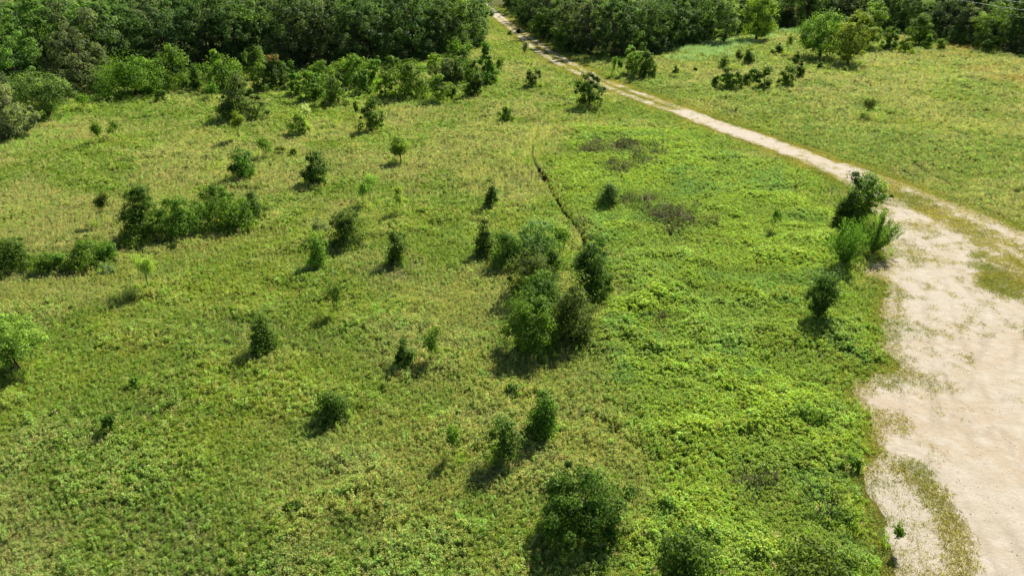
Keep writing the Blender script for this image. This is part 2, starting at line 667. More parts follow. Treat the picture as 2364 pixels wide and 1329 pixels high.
def scatter_tree(coll):
    ng = bpy.data.node_groups.new("scatter_" + coll.name, 'GeometryNodeTree')
    ng.interface.new_socket("Geometry", in_out='INPUT', socket_type='NodeSocketGeometry')
    ng.interface.new_socket("Geometry", in_out='OUTPUT', socket_type='NodeSocketGeometry')
    N, L = ng.nodes, ng.links
    gi, go = N.new('NodeGroupInput'), N.new('NodeGroupOutput')
    iop = N.new('GeometryNodeInstanceOnPoints')
    ci = N.new('GeometryNodeCollectionInfo')
    ci.inputs['Collection'].default_value = coll
    ci.inputs['Separate Children'].default_value = True
    ci.inputs['Reset Children'].default_value = True

    def attr(nm, dt):
        n = N.new('GeometryNodeInputNamedAttribute')
        n.data_type = dt
        n.inputs['Name'].default_value = nm
        return n.outputs[0]
    L.new(gi.outputs[0], iop.inputs['Points'])
    L.new(ci.outputs[0], iop.inputs['Instance'])
    iop.inputs['Pick Instance'].default_value = True
    L.new(attr("pick", 'INT'), iop.inputs['Instance Index'])
    L.new(attr("turn", 'FLOAT_VECTOR'), iop.inputs['Rotation'])
    L.new(attr("size", 'FLOAT_VECTOR'), iop.inputs['Scale'])
    L.new(iop.outputs[0], go.inputs[0])
    return ng


def scatter(name, kind, x, y, tint, size, label, category, seed, tilt=0.12, zoff=0.0, zs=None):
    rng = rnd(seed)
    n = len(x)
    z = terr(x, y) + zoff
    me = bpy.data.meshes.new(name)
    me.vertices.add(n)
    me.vertices.foreach_set("co", np.stack([x, y, z], 1).astype(np.float32).ravel())
    me.attributes.new("pick", 'INT', 'POINT').data.foreach_set("value", rng.integers(0, 1000, n).astype(np.int32))
    rot = np.stack([rng.normal(0, tilt, n), rng.normal(0, tilt, n), rng.uniform(0, 6.283, n)], 1)
    me.attributes.new("turn", 'FLOAT_VECTOR', 'POINT').data.foreach_set("vector", rot.astype(np.float32).ravel())
    if zs is None:
        zs = np.ones(n)
    sz = np.stack([size, size, size * zs], 1)
    me.attributes.new("size", 'FLOAT_VECTOR', 'POINT').data.foreach_set("vector", sz.astype(np.float32).ravel())
    c4 = np.concatenate([np.clip(tint, 0.004, 0.9), np.ones((n, 1))], 1)
    me.attributes.new("tint", 'FLOAT_COLOR', 'POINT').data.foreach_set("color", c4.astype(np.float32).ravel())
    o = link(name, me, kind="stuff")
    o["label"], o["category"] = label, category
    md = o.modifiers.new("scatter", 'NODES')
    md.node_group = scatter_tree(LIB[kind])
    return o


# ------------------------------------------------------------------ forest outlines
FOREST_L = [(-260, 250), (-60, 226), (0, 222), (120, 224), (215, 222), (238, 192), (330, 168), (480, 158), (640, 160), (760, 160), (880, 150), (975, 143), (1060, 128), (1098, 116), (1104, 70), (1102, 30), (1096, 5)]
FOREST_R = [(1166, 4), (1186, 24), (1215, 55), (1262, 92), (1320, 124), (1400, 136), (1500, 132), (1545, 118), (1610, 106), (1700, 84), (1780, 70), (1880, 62), (2000, 66), (2100, 78), (2170, 92), (2250, 112), (2364, 130), (2520, 150), (2700, 170)]
EL, ER = GP(FOREST_L), GP(FOREST_R)
POLY_L = np.vstack([EL, [[-8, 420], [-420, 420], [-420, EL[0][1]]]])
POLY_R = np.vstack([ER, [[420, ER[-1][1]], [420, 420], [12, 420]]])


def forest_sd(x, y):
    return np.maximum(poly_sd(x, y, POLY_L), poly_sd(x, y, POLY_R))


# ------------------------------------------------------------------ ground cover
OLIVE, YELLOW, DRY, GREEN = (.245, .345, .058), (.38, .44, .062), (.42, .375, .215), (.19, .31, .055)
LUSHC, PALE, BLUE, BROWN = (.42, .53, .070), (.46, .60, .19), (.22, .39, .12), (.26, .20, .12)


def field_points(bands, seed, margin=7.0):
    rng = rnd(seed)
    XS, YS = [], []
    for y0, y1, dens in bands:
        s = 1 / math.sqrt(dens)
        ys = np.arange(y0, y1, s)
        hw = math.tan(HFOV / 2) * (y1 * CP + CAM_H * SP) + margin
        xs = np.arange(-hw, hw, s)
        X, Y = np.meshgrid(xs, ys)
        X = X + rng.uniform(-.6, .6, X.shape) * s
        Y = Y + rng.uniform(-.6, .6, X.shape) * s
        k = np.abs(X) < math.tan(HFOV / 2) * (Y * CP + CAM_H * SP) + margin
        XS.append(X[k])
        YS.append(Y[k])
    return np.concatenate(XS), np.concatenate(YS)


def blend(*pairs):
    """weighted mix of colours: (weight array, colour)"""
    tot = sum(w for w, _ in pairs)
    return sum((w / tot)[:, None] * np.array(c)[None] for w, c in pairs)


RIGHT_FIELD_LINE = np.vstack([RUT_B, SPUR])


def zones(x, y):
    lush = sm(poly_sd(x, y, LUSH) + (fbm(x, y, 7, 31) - .5) * 7, -1.5, 2.0)
    return lush


BRUSH = [((1375, 355), 3.0, .7, 18), ((1420, 345), 3.2, .9, 24), ((1465, 340), 3.0, 1.0, 24), ((1500, 360), 1.5, .8, 11), ((1450, 385), 2.5, .7, 14), ((1485, 378), 1.2, 1.0, 11),
         ((1440, 398), 1.0, .6, 9), ((1370, 395), 1.2, .4, 6), ((1475, 465), 2.0, .6, 18), ((1545, 490), 2.4, .8, 22), ((1525, 505), 1.6, .7, 12), ((1590, 510), 2.2, .8, 14), ((1560, 540), 1.4, 1.0, 7),
         ((1520, 740), 1.4, .7, 7), ((1340, 520), .8, 1.2, 6), ((1750, 1125), 1.6, .5, 3), ((1900, 1190), 1.0, .4, 3)]
TRAILS = [GP([(2140, 300), (2060, 335), (2085, 365), (2130, 395), (2200, 430)]), GP([(2180, 290), (2095, 330), (2115, 362), (2160, 390)])]


def ground_cover():
    bands = [(13, 28, 210), (28, 42, 145), (42, 62, 78), (62, 90, 36), (90, 130, 15), (130, 190, 8), (190, 290, 3.5)]
    x, y = field_points(bands, 1)
    rng = rnd(2)
    bare = bare_field(x, y)
    keep = (bare < -0.05) & (forest_sd(x, y) < 4) & (rng.random(len(x)) < .10 + .9 * sm(-bare, 0, 1.5))
    keep &= line_d(x, y, DITCH[:7]) > .50 * (fbm(x, y, 1.3, 205, 3) - .28)
    keep &= line_d(x, y, DITCH_CUT) > .50 * (fbm(x, y, 1.6, 201, 3) - .12)
    gap = np.zeros(len(x))
    for p, a, b, m in BRUSH:
        c = G(*p)
        gap = np.maximum(gap, np.exp(-((x - c[0]) / (a * .6)) ** 2 - ((y - c[1]) / (b * 1.0)) ** 2) * min(1, m / 10))
    keep &= rng.random(len(x)) > .55 * gap * sm(fbm(x, y, 1.2, 211, 3), .35, .6)
    thin = sm(fbm(x, y, 3.5, 221, 4), .58, .70)
    keep &= rng.random(len(x)) > .6 * thin
    x, y, bare = x[keep], y[keep], bare[keep]
    n = len(x)
    lush = zones(x, y)
    far = sm(y, 25, 150)
    n1, n2, n3 = fbm(x, y, 14, 41), fbm(x, y, 5.0, 42), fbm(x, y, 1.6, 43)
    dryness = sm(n1 * .55 + n2 * .35 + n3 * .25, .50, .70) * (1 - lush * .85) * (.55 + .45 * sm(y, 30, 60))
    right = sm(x - (np.interp(y, RIGHT_FIELD_LINE[::-1, 1], RIGHT_FIELD_LINE[::-1, 0])), 0, 3)
    yel = sm(fbm(x, y, 9, 51) * .6 + n3 * .4, .48, .66)
    gre = sm(fbm(x, y, 6, 61) * .65 + n3 * .35, .50, .66)
    u = rng.random(n)
    # wet strip of yellow reedy grass along the upper ditch
    strip = np.exp(-(line_d(x, y, DITCH[:6]) / 1.3) ** 2)
    edge = np.exp(-np.maximum(-bare, 0) / 2.0)
    sp = np.where(u < (.14 + .55 * lush * (1 - strip)) * (1 - .8 * edge), 1, 0)                       # tall leafy weed
    u2 = rng.random(n)
    sp = np.where((sp == 0) & (u2 < .18 + .42 * dryness), 2, sp)                     # dry seed grass
    sp = np.where((sp == 0) & (u2 > .72 - .2 * gre), 3, sp)                          # green grass tuft
    sp = np.where((strip > .4) & (sp != 2), 3, sp)
    sp = np.where((edge > .45) & (rng.random(n) < .6), 3, sp)
    w0 = np.full(n, 1.0)
    tint = blend((w0, OLIVE), (yel * 1.2 + strip * .8, YELLOW), (gre * (1.2 - .7 * lush) + strip * 1.5, GREEN), (dryness * 1.1 + right * .18, DRY), (lush * (.5 + 3.0 * sm(fbm(x, y, 6, 88), .42, .6)), LUSHC))
    tint[sp == 2] = tint[sp == 2] * .45 + np.array(DRY) * .55
    pal = (sp == 1) & (rng.random(n) < .30 + .35 * sm(fbm(x, y, 4, 71), .5, .62))
    tint[pal] = tint[pal] * .5 + np.array(PALE) * .5
    blu = (lush > .5) & (fbm(x, y, 4, 77) > .60)
    tint[blu] = tint[blu] * .6 + np.array(BLUE) * .4
    redd = right * sm(fbm(x, y, 12, 81), .52, .66) * sm(x, 55, 95)
    tint = tint * (1 - .55 * redd[:, None]) + np.array((.46, .33, .12)) * .55 * redd[:, None]
    tint *= rng.uniform(.78, 1.2, (n, 1))
    tint *= 1 + rng.normal(0, .05, (n, 3))
    base = rng.uniform(.42, .80, n) * (1 + 1.9 * far)
    hump = sm(fbm(x, y, 3.0, 85), .42, .68)
    base *= .72 + .62 * hump - .30 * (hump - .5) * sm(y, 45, 75)
    base *= 1 - .66 * edge
    trail = np.zeros(n)
    for tr_ in TRAILS:
        trail = np.maximum(trail, np.exp(-(line_d(x, y, tr_) / .28) ** 2))
    base *= 1 - .6 * trail * sm(fbm(x, y, 4, 231, 2), .3, .55)
    base *= 1 + .6 * lush * sm(fbm(x, y, 3.2, 86), .46, .66) * (1 - sm(y, 38, 62))
    names = [("meadow_herbs", "herb", "low leafy olive green herbs covering the meadow", "herbs"),
             ("leafy_weeds", "tall_weed", "upright bright green leafy weeds, thickest right of the ditch", "weeds"),
             ("dry_grass", "seed_grass", "tan dry seeding grass mixed through the meadow", "grass"),
             ("meadow_grass", "grass_tuft", "green and yellow tufted meadow grass", "grass")]
    for k, (nm, kind, lab, cat) in enumerate(names):
        s = sp == k
        scatter(nm, kind, x[s], y[s], tint[s], base[s], lab, cat, 900 + k, zs=(.85 / (1 + .75 * far))[s])


def track_cover():
    x, y = field_points([(13, 45, 75), (45, 80, 55), (80, 140, 18), (140, 240, 6)], 11)
    rng = rnd(12)
    k = (x > -25) & (x < 75)
    x, y = x[k], y[k]
    lot = lot_sd(x, y)
    b = bare_field(x, y)
    crown = np.minimum(line_d(x, y, RUT_A), line_d(x, y, RUT_B))
    near_track = np.minimum(np.minimum(line_d(x, y, MAIN), crown), line_d(x, y, SPUR)) < 3.2
    k = (lot > -2.5) | near_track
    x, y, lot, b, crown = x[k], y[k], lot[k], b[k], crown[k]
    fr = fbm(x, y, 1.3, 119, 4)
    dens = sm(-b + (fr - .5) * 2.6, -.9, .35) * .9                          # fringe
    n2 = fbm(x, y, 3.2, 121, 5)
    n3 = fbm(x, y, .8, 122, 3)
    # olive strip between the spur and the lot, the tyre-worn island, and the strip near the front
    STRIP = GP([(2040, 430), (2110, 468), (2200, 515), (2290, 560), (2364, 600), (2450, 650)])
    dens = np.maximum(dens, sm(1.3 - line_d(x, y, STRIP) + (n2 - .5) * 3.0, -.5, 1.0) * (.55 + .45 * sm(n3, .35, .6)))
    ISL = GP([(2235, 590), (2290, 565), (2420, 600), (2500, 690), (2400, 690), (2300, 695), (2245, 650)])
    dens = np.maximum(dens, sm(poly_sd(x, y, ISL) + (n2 - .5) * 4, -.4, .8) * (.5 + .5 * sm(n3, .35, .6)))
    ISL2 = GP([(2322, 752), (2364, 735), (2460, 760), (2460, 810), (2364, 790)])
    dens = np.maximum(dens, sm(poly_sd(x, y, ISL2) + (n2 - .5) * 1.4, -.3, .4) * .9)
    FRONT = GP([(2100, 1085), (2125, 1110), (2165, 1165), (2205, 1225), (2215, 1290), (2200, 1360)])
    dens = np.maximum(dens, sm(.62 - line_d(x, y, FRONT) + (n2 - .5) * .9, -.3, .3))
    FRONT2 = GP([(2050, 1120), (2085, 1170), (2110, 1230), (2140, 1300), (2160, 1380)])
    dens = np.maximum(dens, sm(.5 - line_d(x, y, FRONT2) + (n2 - .5) * 1.6, -.3, .5) * .7)
    CRN = GP([(2030, 985), (2060, 960), (2075, 985)])
    dens = np.maximum(dens, sm(.4 - line_d(x, y, CRN) + (n2 - .5) * 1.0, -.2, .3) * .8)
    # thin sprinkle over the worn upper half of the lot
    bandd = np.exp(-(np.maximum(b, 0) / 1.5) ** 2) * sm(fr * .6 + n3 * .5, .54, .68) * .6
    dens = np.maximum(dens, np.where(lot > -1, bandd, 0))
    thin = sm(n2 * .7 + n3 * .4, .54, .70) * sm(y, 27, 40) * .62
    ARC = [GP([(2150, 560), (2230, 545), (2330, 575), (2420, 640)]), GP([(2180, 640), (2215, 585), (2290, 560), (2364, 575)]),
           GP([(2120, 700), (2140, 760), (2200, 830)]), GP([(2190, 650), (2250, 700), (2290, 740)]), GP([(2260, 760), (2300, 720), (2364, 700)])]
    tyre = np.zeros(len(x))
    for a in ARC:
        dl = line_d(x, y, a)
        tyre = np.maximum(tyre, np.exp(-((dl - .8) / .22) ** 2))
        dens = dens * (1 - .95 * np.exp(-((dl) / .26) ** 2)) * (1 - .8 * np.exp(-((dl - 1.5) / .22) ** 2))
    dens = np.maximum(dens, np.maximum(thin, tyre * .45 * sm(n3, .4, .6)))
    dens = np.maximum(dens, sm(n2, .64, .72) * .7 * sm(n3, .35, .6) * sm(y, 30, 42))
    dm = line_d(x, y, MAIN)
    dens = np.where((dm < 1.35) & (lot < .3), dens * .30 * sm(n3, .4, .65), dens)
    # middle ridge of the two-track lane
    lane = (y > 70) & (crown > .45) & (crown < 1.5) & (dm > 1.7) & (b > -1.2)
    dens = np.where(lane, np.maximum(dens, .8 * sm(n2, .35, .55)), dens)
    big = np.maximum(sm(1.6 - line_d(x, y, STRIP), -.5, .8), sm(poly_sd(x, y, ISL), -.6, .4))
    big = np.maximum(big, sm(.8 - line_d(x, y, FRONT), -.3, .3) * .6)
    k = rng.random(len(x)) < dens
    x, y, b, big = x[k], y[k], b[k], big[k]
    n = len(x)
    q = fbm(x, y, 2.5, 131)
    tint = blend((np.ones(n), (.33, .30, .07)), (sm(q, .45, .65) * 1.3, (.46, .39, .13)), (sm(1 - q, .5, .7), (.22, .28, .06)))
    tint *= rng.uniform(.75, 1.25, (n, 1))
    size = rng.uniform(.6, 1.5, n) * (1 + .9 * sm(y, 40, 130)) * (1 + .45 * big)
    scatter("track_grass", "short_grass", x, y, tint, size, "short sparse olive grass growing on the pale gravel track", "grass", 950, .08, .01)


def special_cover():
    rng = rnd(21)
    # blue-green tall grass at the wood's foot, right of the lane and at the left edge
    P = [((1620, 118), 7, 2.6), ((1660, 108), 6, 2.6), ((1690, 100), 6, 3.0), ((1760, 88), 4, 2), ((1810, 74), 5, 2), ((1640, 128), 5, 2), ((1590, 140), 4, 2),
         ((150, 285), 2.5, 2.0), ((120, 312), 3.5, 1.6), ((60, 330), 3.5, 1.6), ((20, 345), 3, 1.6), ((160, 268), 2, 1.5), ((235, 222), 2, 1.2)]
    X, Y = [], []
    for p, a, b in P:
        c = G(*p)
        m = int(8 * a * b)
        X.append(c[0] + rng.normal(0, a * .5, m))
        Y.append(c[1] + rng.normal(0, b * .9, m))
    x, y = np.concatenate(X), np.concatenate(Y)
    n = len(x)
    tint = np.where(x[:, None] > 0, np.array([[.26, .37, .21]]), np.array([[.24, .37, .10]])) * rng.uniform(.75, 1.3, (n, 1))
    scatter("reed_grass", "reed", x, y, tint, rng.uniform(.6, 1.15, n) * np.where(x > 0, 1.15, .7), "tall blue green grass along the foot of the woods", "grass", 960, .1)
    # dark dead brush lying among the weeds beyond the ditch
    P = BRUSH
    X, Y = [], []
    for p, a, b, m in P:
        c = G(*p)
        m = max(2, int(m * .7))
        X.append(c[0] + rng.normal(0, a * .5, m))
        Y.append(c[1] + rng.normal(0, b * .9, m))
    x, y = np.concatenate(X), np.concatenate(Y)
    n = len(x)
    tint = np.array([[.115, .105, .078]]) * rng.uniform(.5, 1.6, (n, 1))
    tint[rng.random(n) < .3] = (.13, .19, .05)
    sc = rng.uniform(.9, 1.7, n) * (1 + .4 * sm(y, 40, 90))
    scatter("dead_brush", "dead_brush", x, y, tint, sc, "dark brown dead brush lying among the weeds right of the ditch", "brush", 970, .25)


def gravel_stones():
    x, y = field_points([(13, 40, 26), (40, 75, 8)], 31)
    rng = rnd(32)
    k = (x > 5) & (x < 70)
    x, y = x[k], y[k]
    b = bare_field(x, y)
    k = (b > .1) & (rng.random(len(x)) < .25 + .75 * sm(fbm(x, y, 4, 33), .45, .65))
    x, y = x[k], y[k]
    n = len(x)
    tint = np.where(rng.random((n, 1)) < .6, np.array([[.27, .23, .18]]), np.array([[.55, .51, .46]])) * rng.uniform(.6, 1.2, (n, 1))
    scatter("gravel_stones", "stone", x, y, tint, rng.uniform(.3, 1.0, n) ** 2 * .62, "loose stones scattered on the pale gravel turnaround", "stones", 980, .3, .012)


ground_cover()
gravel_stones()
track_cover()
special_cover()


# ------------------------------------------------------------------ trees and shrubs
def prof(kind, t):
    t = np.clip(t, 0, 1)
    if kind == 'dome':
        return np.sqrt(np.clip(1 - t ** 2.2, 0, 1)) * (.80 + .2 * sm(t, 0, .25))
    if kind == 'cone':
        return (1 - t) ** .75 * (.7 + .3 * sm(t, 0, .15)) + .06
    if kind == 'column':
        return np.clip(.75 + .45 * np.sin(t * 5 + .4), .35, 1.1) * (1 - t ** 4) * .9 + .1
    if kind == 'round':
        return np.sqrt(np.clip(1 - (2 * t - 1) ** 2, 0, 1)) * (1.0 - .1 * t) + .05
    if kind == 'umbrella':
        return np.sqrt(np.clip(1 - t ** 2.5, 0, 1)) * (.35 + .65 * sm(t, 0, .45))
    return np.ones_like(t)


def crown_mesh(rng, kind, w, h, base, npuff, nleaf, leaf, dens_out=.5, puff=(.16, .30), flat=.75, lump=.25, lvr=(.72, 1.3), vary=.2):
    """returns MB of leaves and the puff centres"""
    t = rng.random(npuff * 6)
    pr = prof(kind, t)
    t = t[rng.random(len(t)) < pr ** 1.4 / (pr ** 1.4).max()][:npuff]
    m = len(t)
    a = rng.uniform(0, 2 * np.pi, m)
    ph = rng.uniform(0, 6.28, 3)
    lob = 1 + lump * (np.sin(2 * a + ph[0]) * .5 + np.sin(3 * a + ph[1] + 4 * t) * .5 + np.sin(5 * t * 2 + ph[2]) * .3)
    r = prof(kind, t) * w / 2 * lob * rng.random(m) ** dens_out
    P = np.stack([r * np.cos(a), r * np.sin(a), (base + (1 - base) * t * .93) * h], 1)
    R = w / 2 * (puff[0] * .55 + (puff[1] * 1.15 - puff[0] * .55) * rng.random(m)) * np.clip(3.4 / w, 1, 2.0)
    if w < 2.6:
        P[:, :2] *= .82
    wild = (rng.random(m) < (.14 if w < 3 else .07)) & (t > .25)
    P[wild, :2] *= 1.15
    R[wild] *= .55
    R = np.minimum(R, P[:, 2] * .9 + .04 * h)
    mb = MB()
    k = nleaf
    d = unit(rng.normal(size=(m, k, 3)))
    rad = R[:, None] * rng.random((m, k)) ** .45
    C = P[:, None] + d * rad[..., None] * [1, 1, flat]
    C[..., 2] = np.maximum(C[..., 2], .03)
    out = unit(P - [0, 0, h * .35])
    N = unit(rng.normal(size=(m, k, 3)) * .48 + d * .75 + out[:, None] * .3 + [0, 0, .5])
    top = np.percentile(C[..., 2], 99.3)
    wid = np.percentile(np.abs(C[..., :2]), 97.5)
    S = np.array([w * .5 / wid, w * .5 / wid, h / top])
    C, P = C * S, P * S
    pv = 1 + rng.normal(0, vary, m)
    lv = pv[:, None] * rng.uniform(*lvr, (m, k))
    mb.leaves(C.reshape(-1, 3), N.reshape(-1, 3), leaf * rng.uniform(.7, 1.35, m * k), leaf * .58, np.clip(lv.reshape(-1), .25, 2), rng)
    return mb, P


def limb(rng, a, b, k=4, wob=.06):
    a, b = np.asarray(a, float), np.asarray(b, float)
    t = np.linspace(0, 1, k)[:, None]
    L = np.linalg.norm(b - a)
    P = a + (b - a) * t
    P[1:-1] += rng.normal(0, wob * L, (k - 2, 3))
    P[:, 2] += (.10 * L * np.sin(t[:, 0] * np.pi))
    return P


def trunk_mesh(rng, h, base, P, thick, nb, lean=(0, 0), stems=1, top=.8):
    mb = MB()
    for s in range(stems):
        off = np.array([0, 0]) if stems == 1 else rng.normal(0, thick * 1.2, 2)
        tip = np.array([lean[0] + rng.normal(0, .06 * h), lean[1] + rng.normal(0, .06 * h), h * top])
        if stems > 1:
            tip[:2] += unit(rng.normal(size=2)) * .16 * h
        k = 6
        t = np.linspace(0, 1, k)[:, None]
        L = np.array([off[0], off[1], -.12]) * (1 - t) + tip * t
        L[1:-1, :2] += rng.normal(0, .018 * h, (k - 2, 2))
        R = thick * (1 - .8 * t[:, 0]) * (1.15 if stems == 1 else .75)
        R[0] *= 1.35
        mb.tube(L, R, 6)
        if len(P):
            idx = rng.permutation(len(P))[:max(1, nb // stems)]
            for i in idx:
                q = P[i]
                tt = np.clip(q[2] / (h * top) * .65, max(.12, base * .7), .92)
                f = tt * (k - 1)
                j = min(int(f), k - 2)
                st = L[j] + (L[j + 1] - L[j]) * (f - j)
                B = limb(rng, st, q)
                r0 = thick * (1 - .8 * tt) * .55
                mb.tube(B, np.linspace(r0, r0 * .2 + .003, len(B)), 4)
    return mb


def twig_tree(rng, h, w, thick, levels=3, splay=.6):
    """bare or thin branching skeleton; returns MB and twig tips"""
    mb, tips = MB(), []

    def grow(p, d, L, r, lev):
        k = 4
        pts = [p]
        for i in range(k - 1):
            d = unit(d + rng.normal(0, .12, 3) + [0, 0, .05])
            pts.append(pts[-1] + d * L / (k - 1))
        mb.tube(pts, np.linspace(r, r * .55, k), 4 if lev else 6)
        if lev >= levels:
            tips.append(pts[-1])
            tips.append(pts[-2])
            return
        for i in range(rng.integers(2, 4) + (lev == 0)):
            nd = unit(d + rng.normal(0, splay, 3) * [1, 1, .5])
            grow(pts[-1 if i else -2], nd, L * rng.uniform(.55, .8), r * .55, lev + 1)
    for s in range(rng.integers(1, 4)):
        d0 = unit(np.array([rng.normal(0, .22), rng.normal(0, .22), 1.0]))
        grow(np.array([rng.normal(0, thick), rng.normal(0, thick), -.08]), d0, h * .36, thick, 0)
    tips = np.array(tips)
    zm = max(tips[:, 2].max(), .1)
    xm = max(np.abs(tips[:, :2]).max(), .05)
    sc = np.array([w / 2 / xm, w / 2 / xm, h / zm])
    mb.V = [v * sc for v in mb.V]
    return mb, tips * sc


def root(name, X, Y, label, cat, group=None, rotz=0.0):
    e = bpy.data.objects.new(name, None)
    COL.objects.link(e)
    e.empty_display_size = .3
    e.location = (X, Y, float(terr(np.array([X]), np.array([Y]))[0]))
    e.rotation_euler = (0, 0, rotz)
    e["label"], e["category"] = label, cat
    if group:
        e["group"] = group
    return e


# leaf colours
DARK, MID, BRIGHT, LIME = (.088, .150, .022), (.125, .212, .028), (.178, .285, .036), (.25, .345, .042)
OLV, GREY, MINT, FEATH = (.130, .168, .036), (.20, .24, .10), (.22, .36, .095), (.33, .45, .085)
CREAM, SAGE, RUST = (.52, .54, .26), (.155, .235, .058), (.085, .135, .028)
SEED = [4000]
COLLAR = []


def plant(kind, px, py, wpx, hpx, color, label, cat='shrub', name=None, group=None):
    SEED[0] += 7
    rng = rnd(SEED[0])
    X, Y = G(px, py)
    w = wpx * px_size(Y)
    push = {'bush': .24, 'oak': .20, 'cedar': .24, 'col': .22, 'umb': .2, 'fan': .15}.get(kind, 0.0)
    sn = CAM_H / math.hypot(Y, CAM_H)
    if push:
        push += .18 * float(sm(np.array(sn), .2, .6))
    Y2 = Y + w * push
    X2 = X * (Y2 * CP + CAM_H * SP) / (Y * CP + CAM_H * SP)
    h = max(.3, float(top_z(X2, Y2, py - hpx)) * (1.09 - .22 * sn * sn))
    X, Y = float(X2), float(Y2)
    dist = math.hypot(Y, CAM_H)
    leaf = min(.30, max(.135, dist * .0027))
    area = max(.3, w * h)
    cm = M_LEAF
    names = {'bush': 'shrub', 'oak': 'oak_tree', 'cedar': 'cedar_tree', 'col': 'columnar_tree', 'umb': 'spreading_shrub', 'mesq': 'feathery_sapling', 'bare': 'bare_sapling', 'lolly': 'young_tree', 'fan': 'broom_shrub', 'sap': 'sapling'}
    e = root(name or names[kind], X, Y, label, cat, group)
    COLLAR.append((X, Y, w))

    def n_leaves(k, lo, hi):
        return int(np.clip(k * area / (leaf * leaf), lo, hi))
    if kind in ('bush', 'oak', 'cedar', 'col', 'umb', 'lolly'):
        spec = {'bush': ('dome', .02, 4.2, (.20, .36), .30), 'oak': ('round', .10, 4.0, (.20, .36), .28), 'cedar': ('cone', .02, 5.0, (.16, .30), .15),
                'col': ('column', .05, 4.4, (.26, .46), .22), 'umb': ('umbrella', .18, 3.6, (.16, .28), .12), 'lolly': ('round', .38, 4.0, (.25, .42), .15)}[kind]
        tot = n_leaves(spec[2] * 4.2, 900, 15000)
        npf = int(np.clip(tot / 75, 24, 90))
        mb, P = crown_mesh(rng, spec[0], w, h, spec[1], npf, max(12, tot // npf), leaf, puff=spec[3], lump=spec[4])
        tr = trunk_mesh(rng, h, spec[1], P, max(.025, .022 * h + .006 * w), min(14, npf // 2), stems=1 if kind != 'umb' else 4, top=.72)
    elif kind == 'mesq':
        tr, tips = twig_tree(rng, h * .95, w * .85, max(.018, .011 * h), 3, .55)
        mb = MB()
        k = int(np.clip(n_leaves(9, 600, 8000) / len(tips), 6, 160))
        tips = tips[tips[:, 2] > h * .45] if (tips[:, 2] > h * .45).any() else tips
        C = (tips[:, None] + rng.normal(0, .085 * w, (len(tips), k, 3))).reshape(-1, 3)
        mb.leaves(C, unit(rng.normal(size=C.shape) + [0, 0, .5]), leaf * .95, leaf * .4, rng.uniform(.7, 1.35, len(C)), rng)
    elif kind == 'sap':
        tr, tips = twig_tree(rng, h * .95, w * .8, max(.016, .011 * h), 2, .5)
        mb = MB()
        k = int(np.clip(n_leaves(4.5, 200, 4000) / len(tips), 8, 160))
        C = (tips[:, None] + rng.normal(0, 1, (len(tips), k, 3)) * [.10 * w, .10 * w, .07 * h]).reshape(-1, 3)
        C[:, 2] = np.maximum(C[:, 2], .05)
        mb.leaves(C, unit(rng.normal(size=C.shape) + [0, 0, .5]), leaf, leaf * .55, rng.uniform(.7, 1.35, len(C)), rng)
    elif kind == 'bare':
        tr, tips = twig_tree(rng, h, w, max(.016, .012 * h), 3, .45)
        mb = None
        cm = None
    elif kind == 'fan':
        tr, mb = MB(), MB()
        ns = 46
        for s in range(ns):
            a, q = rng.uniform(0, 6.28), rng.random() ** .6
            tip = np.array([math.cos(a) * q * w * .56, math.sin(a) * q * w * .56, h * (1 - .55 * q * q) * rng.uniform(.75, 1.05)])
            B = limb(rng, (rng.normal(0, .05), rng.normal(0, .05), -.05), tip, 5, .02)
            B[:, 2] -= .05 * h * np.sin(np.linspace(0, 1, 5) * np.pi)
            tr.tube(B, np.linspace(.018, .005, 5), 4)
            k = 110
            t = rng.uniform(.22, 1.04, k)
            C = B[0] + (B[-1] - B[0]) * t[:, None] + rng.normal(0, .075, (k, 3))
            d = unit(B[-1] - B[0])
            T = unit(d + rng.normal(0, .35, (k, 3)))
            sd = unit(np.cross(T, rng.normal(size=(k, 3))))
            L = rng.uniform(.10, .18, k)[:, None]
            mb.strips(np.stack([C, C + T * L * .5, C + T * L], 1), sd[:, None] * np.array([.018, .024, .006])[None, :, None], rng.uniform(.7, 1.35, k))
    link('trunk' if kind not in ('fan', 'umb') else 'stems', tr.mesh('trunk', M_DEADWOOD if kind == 'bare' else M_BARK, True), e)
    if mb is not None:
        c = link('crown', mb.mesh('crown', cm), e)
        jit = 1 + rng.normal(0, .06, 3)
        c.color = (*(np.array(color) * jit), 1)
        if color is RUST:
            k = 170
            a, q = rng.uniform(0, 6.28, k), rng.random(k) ** .5
            C = np.stack([np.cos(a) * q * w * .26, np.sin(a) * q * w * .26, h * rng.uniform(.86, 1.02, k)], 1)
            g = MB()
            g.leaves(C, unit(rng.normal(size=C.shape) + [0, 0, .8]), leaf, leaf * .5, rng.uniform(.8, 1.2, k), rng)
            o = link('new_growth', g.mesh('new_growth', cm), e, "stuff")
            o.color = (.34, .20, .085, 1)
            o['label'] = "reddish orange new leaves on top of the crown"
    return e


